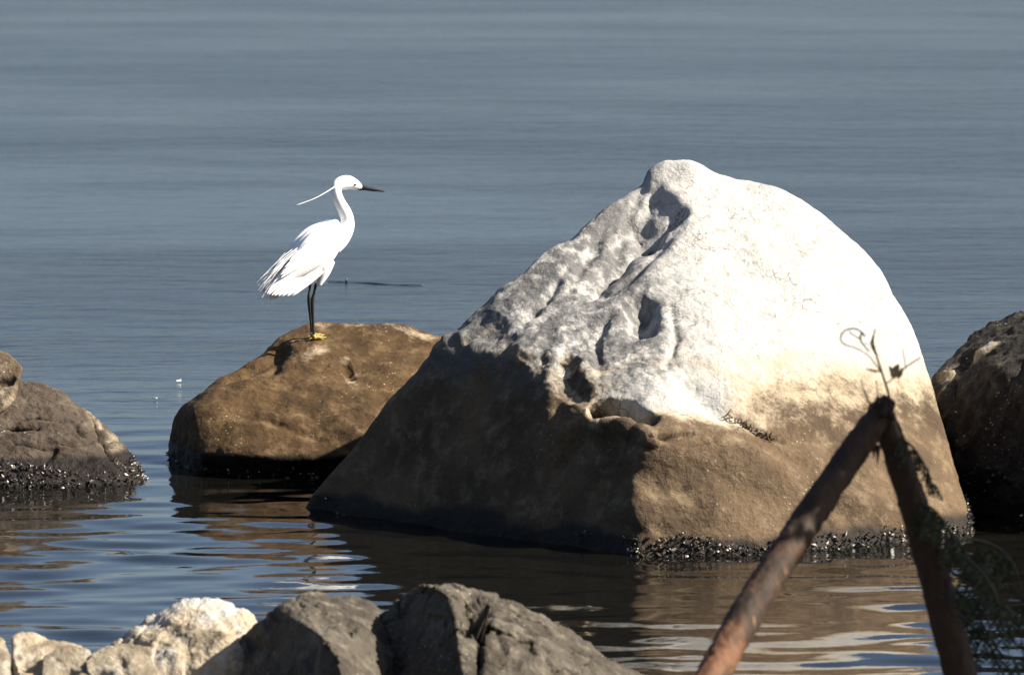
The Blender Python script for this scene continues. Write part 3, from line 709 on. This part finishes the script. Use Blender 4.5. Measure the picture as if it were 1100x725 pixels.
# wings: a covert shell with separate long flight feathers, both sides
def feather(p0, p1, width, lift, sy, bend=0.0):
    a, b = np.array(p0, float), np.array(p1, float); V = []; Fc = []
    d = (b - a)[:2]; nrm = np.array((-d[1], d[0])); nrm /= np.linalg.norm(nrm)
    m = 12
    for i in range(m + 1):
        f = i / m; wv = width * (0.55 + 0.45 * math.sin(math.pi * min(1, f * 1.15))) * (1.0 if f < .8 else math.sqrt(max(0.02, 1 - ((f - .8) / .2) ** 2)))
        c = a + (b - a) * f; c2 = c[:2] + nrm * bend * math.sin(math.pi * f)
        for k, sgn in enumerate((-1, -.45, 0, .45, 1)):
            q = c2 + nrm * wv * sgn; yy = c[2] + sy * lift * (1 - sgn * sgn) * (1 - .4 * f)
            V.append(e(q[0], q[1], yy))
    for i in range(m):
        for k in range(4):
            Fc.append((i * 5 + k, i * 5 + k + 1, (i + 1) * 5 + k + 1, (i + 1) * 5 + k))
    n = len(V); V2 = [np.array(v) - np.array((0, sy * .8 / S, 0)) for v in V]
    Fc2 = Fc + [tuple(reversed([i + n for i in f])) for f in Fc]
    return V + V2, Fc2
for sy in (-1, 1):
    wb = MB()
    rows = [(360, 238, 5 * sy, 3, 2.5), (352, 246, 8.6 * sy, 10, 5.5), (343, 257, 10.8 * sy, 15, 7.0), (332, 269, 11.2 * sy, 16, 7.2), (321, 281, 9.6 * sy, 13.5, 6.6), (310, 292, 7.4 * sy, 9.5, 5.4), (300, 302, 5.6 * sy, 6, 4.2), (292, 310, 4.6 * sy, 2.5, 2.6)]
    rs = resample(rows, 26)
    wb.add(*tube([e(r[0], r[1], r[2]) for r in rs], [(max(.5, r[3]) / S, max(.5, r[4]) / S) for r in rs], 20))
    wing = wb.build('wing', M['feather'], egret)
    rf = random.Random(3 if sy < 0 else 4)
    for k in range(7):                   # lance-shaped scapulars from the shoulder over the back
        f = k / 6
        p0 = (353 - 9 * f, 240 + 22 * f, sy * (10.5 + 6 * f)); p1 = (309 - 12 * f + rf.uniform(-3, 3), 277 + 17 * f + rf.uniform(-2, 2), sy * (11.5 + 3 * f))
        fm = MB(); fm.add(*feather(p0, p1, 3.4, 1.8, sy, rf.uniform(-1.5, 1.5))); fm.build('scapular_feather', M['feather'], wing)
    for k in range(9):
        f = k / 8
        p0 = (336 - 8 * (1 - f) + 6 * f, 258 + 32 * f, sy * (15.2 - 4 * abs(f - .4)))
        p1 = (283 + 4 * math.sin(f * 2.2) + 26 * f ** 2.2, 311 + 9.5 * f - 5 * f * f, sy * (7.0 + 2.4 * math.sin(f * math.pi) + 1.0 * (k % 2)))
        fm = MB(); fm.add(*feather(p0, p1, 4.0, 1.1, sy, rf.uniform(-2, 2))); fm.build('flight_feather', M['feather'], wing)
# loose back plumes trailing past the tail
pm = MB(); rp = random.Random(9)
for k in range(70):
    y = rp.uniform(-9, 9); f = rp.random()
    a = (332 - 14 * f + rp.uniform(-3, 3), 254 + 16 * f, y); b = (284 - rp.uniform(-9, 6), 304 + rp.uniform(-7, 15), y * 1.1 + rp.uniform(-3, 3))
    mdl = ((a[0] + b[0]) / 2 - 1 + rp.uniform(-3, 2), (a[1] + b[1]) / 2 - 1 + rp.uniform(-3, 3), (a[2] + b[2]) / 2)
    rs = resample([a, mdl, b], 8)
    pm.add(*tube([e(*r) for r in rs], [max(.16, .7 * (1 - i / 8)) / S for i in range(8)], 4, cap=False))
pm.build('back_plumes', M['plume'], egret)['kind'] = 'stuff'
tb = MB()
for k, (bx_, by_) in enumerate(((286, 318.5), (290, 320), (296, 319.5), (301, 318))):
    tb.add(*feather((312, 297, -3 + 2 * k), (bx_, by_, -4 + 2.6 * k), 3.6, .8, -1))
tb.build('tail', M['feather'], egret)

# ------------------------------------------------------------------ broken branch on the near shore
DB = 17.6
PM = F / DB
def br(px, py, D=DB): return at(px, py, D)
branch = empty('broken_branch', (br(1000, 700)[0], DB, float(ground_z(0, DB))))
tag(branch, 'broken bent brown branch, snapped into a peak, with twigs, in front of the boulder', 'branch')
BO = np.array(branch.location[:])
def limb(name, pix, rpx, m=40, n=30, bare_lit=None, seed=0.0):
    rs = resample(pix, m); rr = resample([(r,) for r in rpx], m)
    P = [br(r[0], r[1], r[2]) - BO for r in rs]
    V, Fc = tube(P, [r[0] / PM for r in rr], n)
    V = np.array(V); c = np.array(P).repeat(n, 0); c = np.concatenate([c, [P[0], P[-1]]])
    N = V - c; N /= np.linalg.norm(N, axis=1)[:, None] + 1e-9
    V = V + N * (0.004 * fbm(V, 8, 3, 0.5, seed) + 0.006 * fbm(V * np.array((1, 1, .3)), 42, 3, 0.6, seed, True))[:, None]
    o = new_mesh(name, V, Fc, M['bark'], branch)
    fattr(o, 'bare_lit', bare_lit(V) if bare_lit else np.zeros(len(V)))
    return o
gl = BO[2]
limb('fallen_stem', [(956, 428, 17.58), (944, 447, 17.58), (912, 492, 17.52), (870, 554, 17.40), (828, 618, 17.26), (790, 680, 17.12), (764, 728, 17.01), (715, 815, 16.82), (672, 890, 16.65)], [7, 12.5, 15, 16, 16.5, 16.5, 16.5, 17, 17], 150, 36,
     lambda V: sstep(0.86, 0.66, V[:, 2] + BO[2]), 2.0)  # peeled wood, coloured brighter where sun reaches the lower stem
limb('standing_stem', [(940, 432, 17.63), (948, 450, 17.63), (962, 486, 17.63), (980, 540, 17.63), (998, 600, 17.62), (1016, 665, 17.61), (1032, 725, 17.60), (1060, 830, 17.60), (1085, 925, 17.60)], [7, 12.5, 13.5, 14.5, 15.5, 16.5, 17, 18, 19], 150, 36, None, 5.0)
sp = MB()
for k in range(9):
    x0 = 936 + k * 3.0 + random.uniform(-2, 2); a = br(x0, 446 + random.uniform(0, 8), 17.58 + random.uniform(-.04, .05)) - BO
    b = br(x0 + random.uniform(-6, 5), 428 + random.uniform(-3, 8), 17.58 + random.uniform(-.04, .05)) - BO
    sp.add(*tube([a, (a + b) / 2 + rng.normal(size=3) * .003, b], [.011, .008, .001], 5))
for k in range(4):
    a = br(928 + k * 5, 478, 17.58) - BO; b = br(926 + k * 5 + random.uniform(-3, 3), 492 + random.uniform(0, 8), 17.58) - BO
    sp.add(*tube([a, b], [.008, .001], 5))
spo = sp.build('splinters', M['bark'], branch); spo['kind'] = 'stuff'; fattr(spo, 'bare_lit', np.zeros(len(spo.data.vertices)))
def twig(pix, r0, r1, mat='twig', m=20, name='twig', D=17.57):
    rs = resample([(p[0], p[1], p[2] if len(p) > 2 else D) for p in pix], m); t = MB()
    t.add(*tube([br(*r) - BO for r in rs], [0.8 * (r0 + (r1 - r0) * i / (m - 1)) / PM for i in range(m)], 6))
    return t.build(name, M[mat], branch)
twig([(966, 470), (957, 443), (955, 425), (948, 402), (941, 380), (938, 366), (940, 353)], 2.4, 1.0)
twig([(948, 402), (935, 384), (922, 375), (906, 369), (903, 362), (908, 355), (918, 353), (926, 357), (929, 362)], 0.9, 1.4, m=30)
twig([(926, 357), (924, 364), (929, 372), (934, 378)], 1.6, 1.0)
twig([(912, 356), (920, 362), (926, 364)], 1.0, 0.8)
twig([(941, 380), (936, 370), (938, 360)], 2.0, 1.0)
twig([(940, 446), (931, 426), (924, 407)], 1.9, 0.7)
twig([(946, 440), (943, 425), (941, 408)], 1.2, 0.6)
twig([(952, 412), (964, 403), (975, 393), (989, 384)], 1.0, 1.2)
twig([(973, 395), (971, 383), (969, 374)], 1.0, 0.8)
twig([(964, 362), (961, 355)], 0.9, 0.6, D=17.50)
def leaf(mbx, base, tip, wd, up=(0, -1, 0)):
    a, b = np.array(base), np.array(tip); t = b - a; s_ = np.cross(t, up); L_ = np.linalg.norm(s_)
    s_ = s_ / L_ if L_ > 1e-9 else np.array((1., 0, 0)); m_ = (a + b) / 2; n_ = np.cross(s_, t / (np.linalg.norm(t) + 1e-9)) * wd * .25
    mbx.add([a, a + t * .35 + s_ * wd, a + t * .75 + s_ * wd * .7, b, a + t * .75 - s_ * wd * .7, a + t * .35 - s_ * wd, a + t * .5 + n_], [(0, 1, 6), (1, 2, 6), (2, 3, 6), (3, 4, 6), (4, 5, 6), (5, 0, 6)])
for (p0, p1, wd) in (((957, 406), (966, 390), 4.5), ((964, 408), (970, 394), 3), ((948, 400), (928, 396), 1.6), ((962, 408), (955, 392), 3)):
    lm = MB(); leaf(lm, br(*p0, 17.56) - BO, br(*p1, 17.53) - BO, wd / PM); lm.build('leaf', M['greyleaf'], branch)
# leafy side shoots on the standing stem
rl = random.Random(21)
def shoot(pix, nl, ll, wd):
    rs = resample(pix, 26); P = [br(*r) - BO for r in rs]; t = MB()
    t.add(*tube(P, [(1.8 - 1.2 * i / 25) / PM for i in range(26)], 5))
    st = t.build('side_shoot', M['leaf'], branch); lv = MB()
    for k in range(nl):
        i = rl.randrange(3, 26); p = P[i]; sg = rl.choice((-1, 1))
        # a drooping pinnate leaf
        q = p + np.array((sg * rl.uniform(.02, .06), rl.uniform(-.06, .06), rl.uniform(-.10, -.03))) * ll
        for j in range(9):
            f = (j + 1) / 9; c = p + (q - p) * f + np.array((0, 0, -.015 * f * f))
            for s2 in (-1, 1):
                tip = c + np.array((s2 * .016 * ll + rl.uniform(-.004, .004), rl.uniform(-.012, .012), -.014 * ll))
                leaf(lv, c, tip, wd, (rl.uniform(-.4, .4), -1, rl.uniform(-.4, .4)))
    lo_ = lv.build('foliage', M['leaf'], st, smooth=False); lo_['kind'] = 'stuff'
for px_ in ([(1000, 560, 17.60), (1024, 575, 17.58), (1050, 620, 17.55), (1066, 690, 17.53)], [(1005, 590, 17.60), (1040, 600, 17.50), (1070, 640, 17.45), (1084, 705, 17.42)], [(1012, 620, 17.60), (1042, 650, 17.65), (1060, 700, 17.70)],
            [(1006, 585, 17.60), (1050, 580, 17.70), (1085, 600, 17.75), (1102, 650, 17.80)], [(1018, 650, 17.60), (1050, 640, 17.60), (1090, 660, 17.65), (1100, 710, 17.65)]):
    shoot(px_, 13, 1.0, 0.0034)
shoot([(965, 470, 17.59), (980, 480, 17.57), (996, 505, 17.56), (1003, 535, 17.56)], 9, 0.5, 0.003)
shoot([(990, 540, 17.59), (1008, 552, 17.55), (1030, 585, 17.55)], 14, 0.7, 0.0035)

# ------------------------------------------------------------------ tree on the bank to the right (shades the branch)
LEGM = br(995, 590)
CC0 = LEGM + np.array(SUN[:]) * 2.55 + np.array((0, .05, 0))
tree = empty('tree', (CC0[0] + .7, CC0[1] - .1, float(ground_z(0, CC0[1])) - .05))
tag(tree, 'small bushy thorn tree on the bank beyond the broken branch', 'tree')
TO = np.array(tree.location[:]); tm = MB()
CC = CC0 - TO
def tlimb(a, b, r0, r1):
    a, b = np.array(a), np.array(b); mid = (a + b) / 2 + rng.normal(size=3) * .08
    rs = resample([a, mid, b], 10); tm.add(*tube(rs, [r0 + (r1 - r0) * i / 9 for i in range(10)], 9))
tlimb((0, 0, 0), (-.15, .1, 1.3), .09, .065)
tips = []
for k in range(10):
    q = CC + rng.uniform(-1, 1, size=3) * np.array((.4, .13, .75)); tlimb((-.15, .1, 1.25), q, .045, .012); tips.append(q)
    for j in range(4):
        q2 = q + rng.normal(size=3) * np.array((.3, .1, .25)); tlimb(q, q2, .012, .003); tips.append(q2)
tm.build('trunk', M['bark_tree'], tree)
cm = MB()
for k in range(9000):
    c = tips[rl.randrange(len(tips))] + rng.normal(size=3) * np.array((.13, .10, .13)); dd = rng.normal(size=3); dd /= np.linalg.norm(dd)
    leaf(cm, c, c + dd * .075, .019, tuple(rng.normal(size=3)))
co = cm.build('crown', M['leaf'], tree, smooth=False)

# ------------------------------------------------------------------ small things
bvb = BVHTree.FromPolygons([Vector(v) for v in BIG.V], [tuple(f) for f in BIG.F.tolist()])
g0 = bvb.ray_cast(Vector(CAMP), Vector(ray(812, 464)).normalized())[0]
wd_ = MB(); rg = random.Random(2)
for k in range(30):
    f = rg.random(); px, py = 779 + 52 * f, 447 + 27 * f + rg.uniform(-3, 3)
    h, nn = bvb.ray_cast(Vector(CAMP), Vector(ray(px, py)).normalized())[:2]
    if h is None: continue
    a = np.array(h) - np.array(g0); up = np.array(nn) * .6 + np.array((rg.uniform(-.8, .8), rg.uniform(-.3, .2), rg.uniform(.1, 1)))
    up /= np.linalg.norm(up); ln = rg.uniform(.012, .04)
    wd_.add(*tube([a - up * .006, a + up * ln * .5 + rng.normal(size=3) * .004, a + up * ln], [.0028, .0022, .0007], 5))
tuft = wd_.build('weed_tuft', M['dry']); tuft.location = g0
tag(tuft, 'tuft of dry weed in a crack on the sunlit face of the white-capped boulder', 'weed')

def floating_feather(px, py, ln, rz, lab):
    D = W(py); p = at(px, py, D); m = MB()
    for k in range(1):
        V, Fc = [], []
        for i in range(9):
            f = i / 8; wv = .3 * ln * math.sin(math.pi * min(1, .08 + f * .9)) ** .7 * (1 - .3 * f)
            V += [(ln * (f - .5), -wv * .5, .002, ), (ln * (f - .5), 0, .004 + .004 * f * f), (ln * (f - .5), wv * .5, .002)]
        for i in range(8):
            for k2 in range(2): Fc.append((i * 3 + k2, i * 3 + k2 + 1, i * 3 + k2 + 4, i * 3 + k2 + 3))
        m.add(V, Fc)
    m.add(*tube([(-ln * .62, 0, .006), (0, 0, .005), (ln * .5, 0, .008)], [.0012, .001, .0004], 5))
    o = m.build('feather', M['plume']); o.location = (p[0], D, .004); o.rotation_euler = (0, 0, rz)
    tag(o, lab, 'feather')
floating_feather(192, 411, .018, .3, 'tiny white feather afloat behind the low brown boulder')
floating_feather(167, 430, .016, -.5, 'tiny white feather afloat in the gap between the cracked and the low brown boulder')

def ripple_rod(pix, r, lab):
    P = []
    for (px, py) in pix: P.append(np.array((at(px, py, W(py))[0], W(py), 0.0)))
    o0 = P[0].copy(); rs = resample([p - o0 for p in P], 24); m = MB()
    m.add(*tube([q + np.array((0, 0, .001 + .0015 * math.sin(i * .7))) for i, q in enumerate(rs)], [r * (.35 + .65 * math.sin(math.pi * (i + .7) / 24.4)) for i in range(24)], 8, jit=.12))
    return m, o0, lab
m, o0, lab = ripple_rod([(352, 303.0), (385, 304.0), (420, 306), (455, 306.6)], .0027, '')  # thin dark rod added in place of a ripple on the water
m.add(*tube([at(372, 304, W(303.6)) - o0, at(372, 298.5, W(303.6)) - o0], [.006, .003], 6))
o = m.build('ripple_rod', M['ripple_tone']); o.location = o0; tag(o, 'dark ripple behind the egret, built as a thin rod on the water', 'ripple')

SC.render.resolution_x, SC.render.resolution_y = 1024, 674
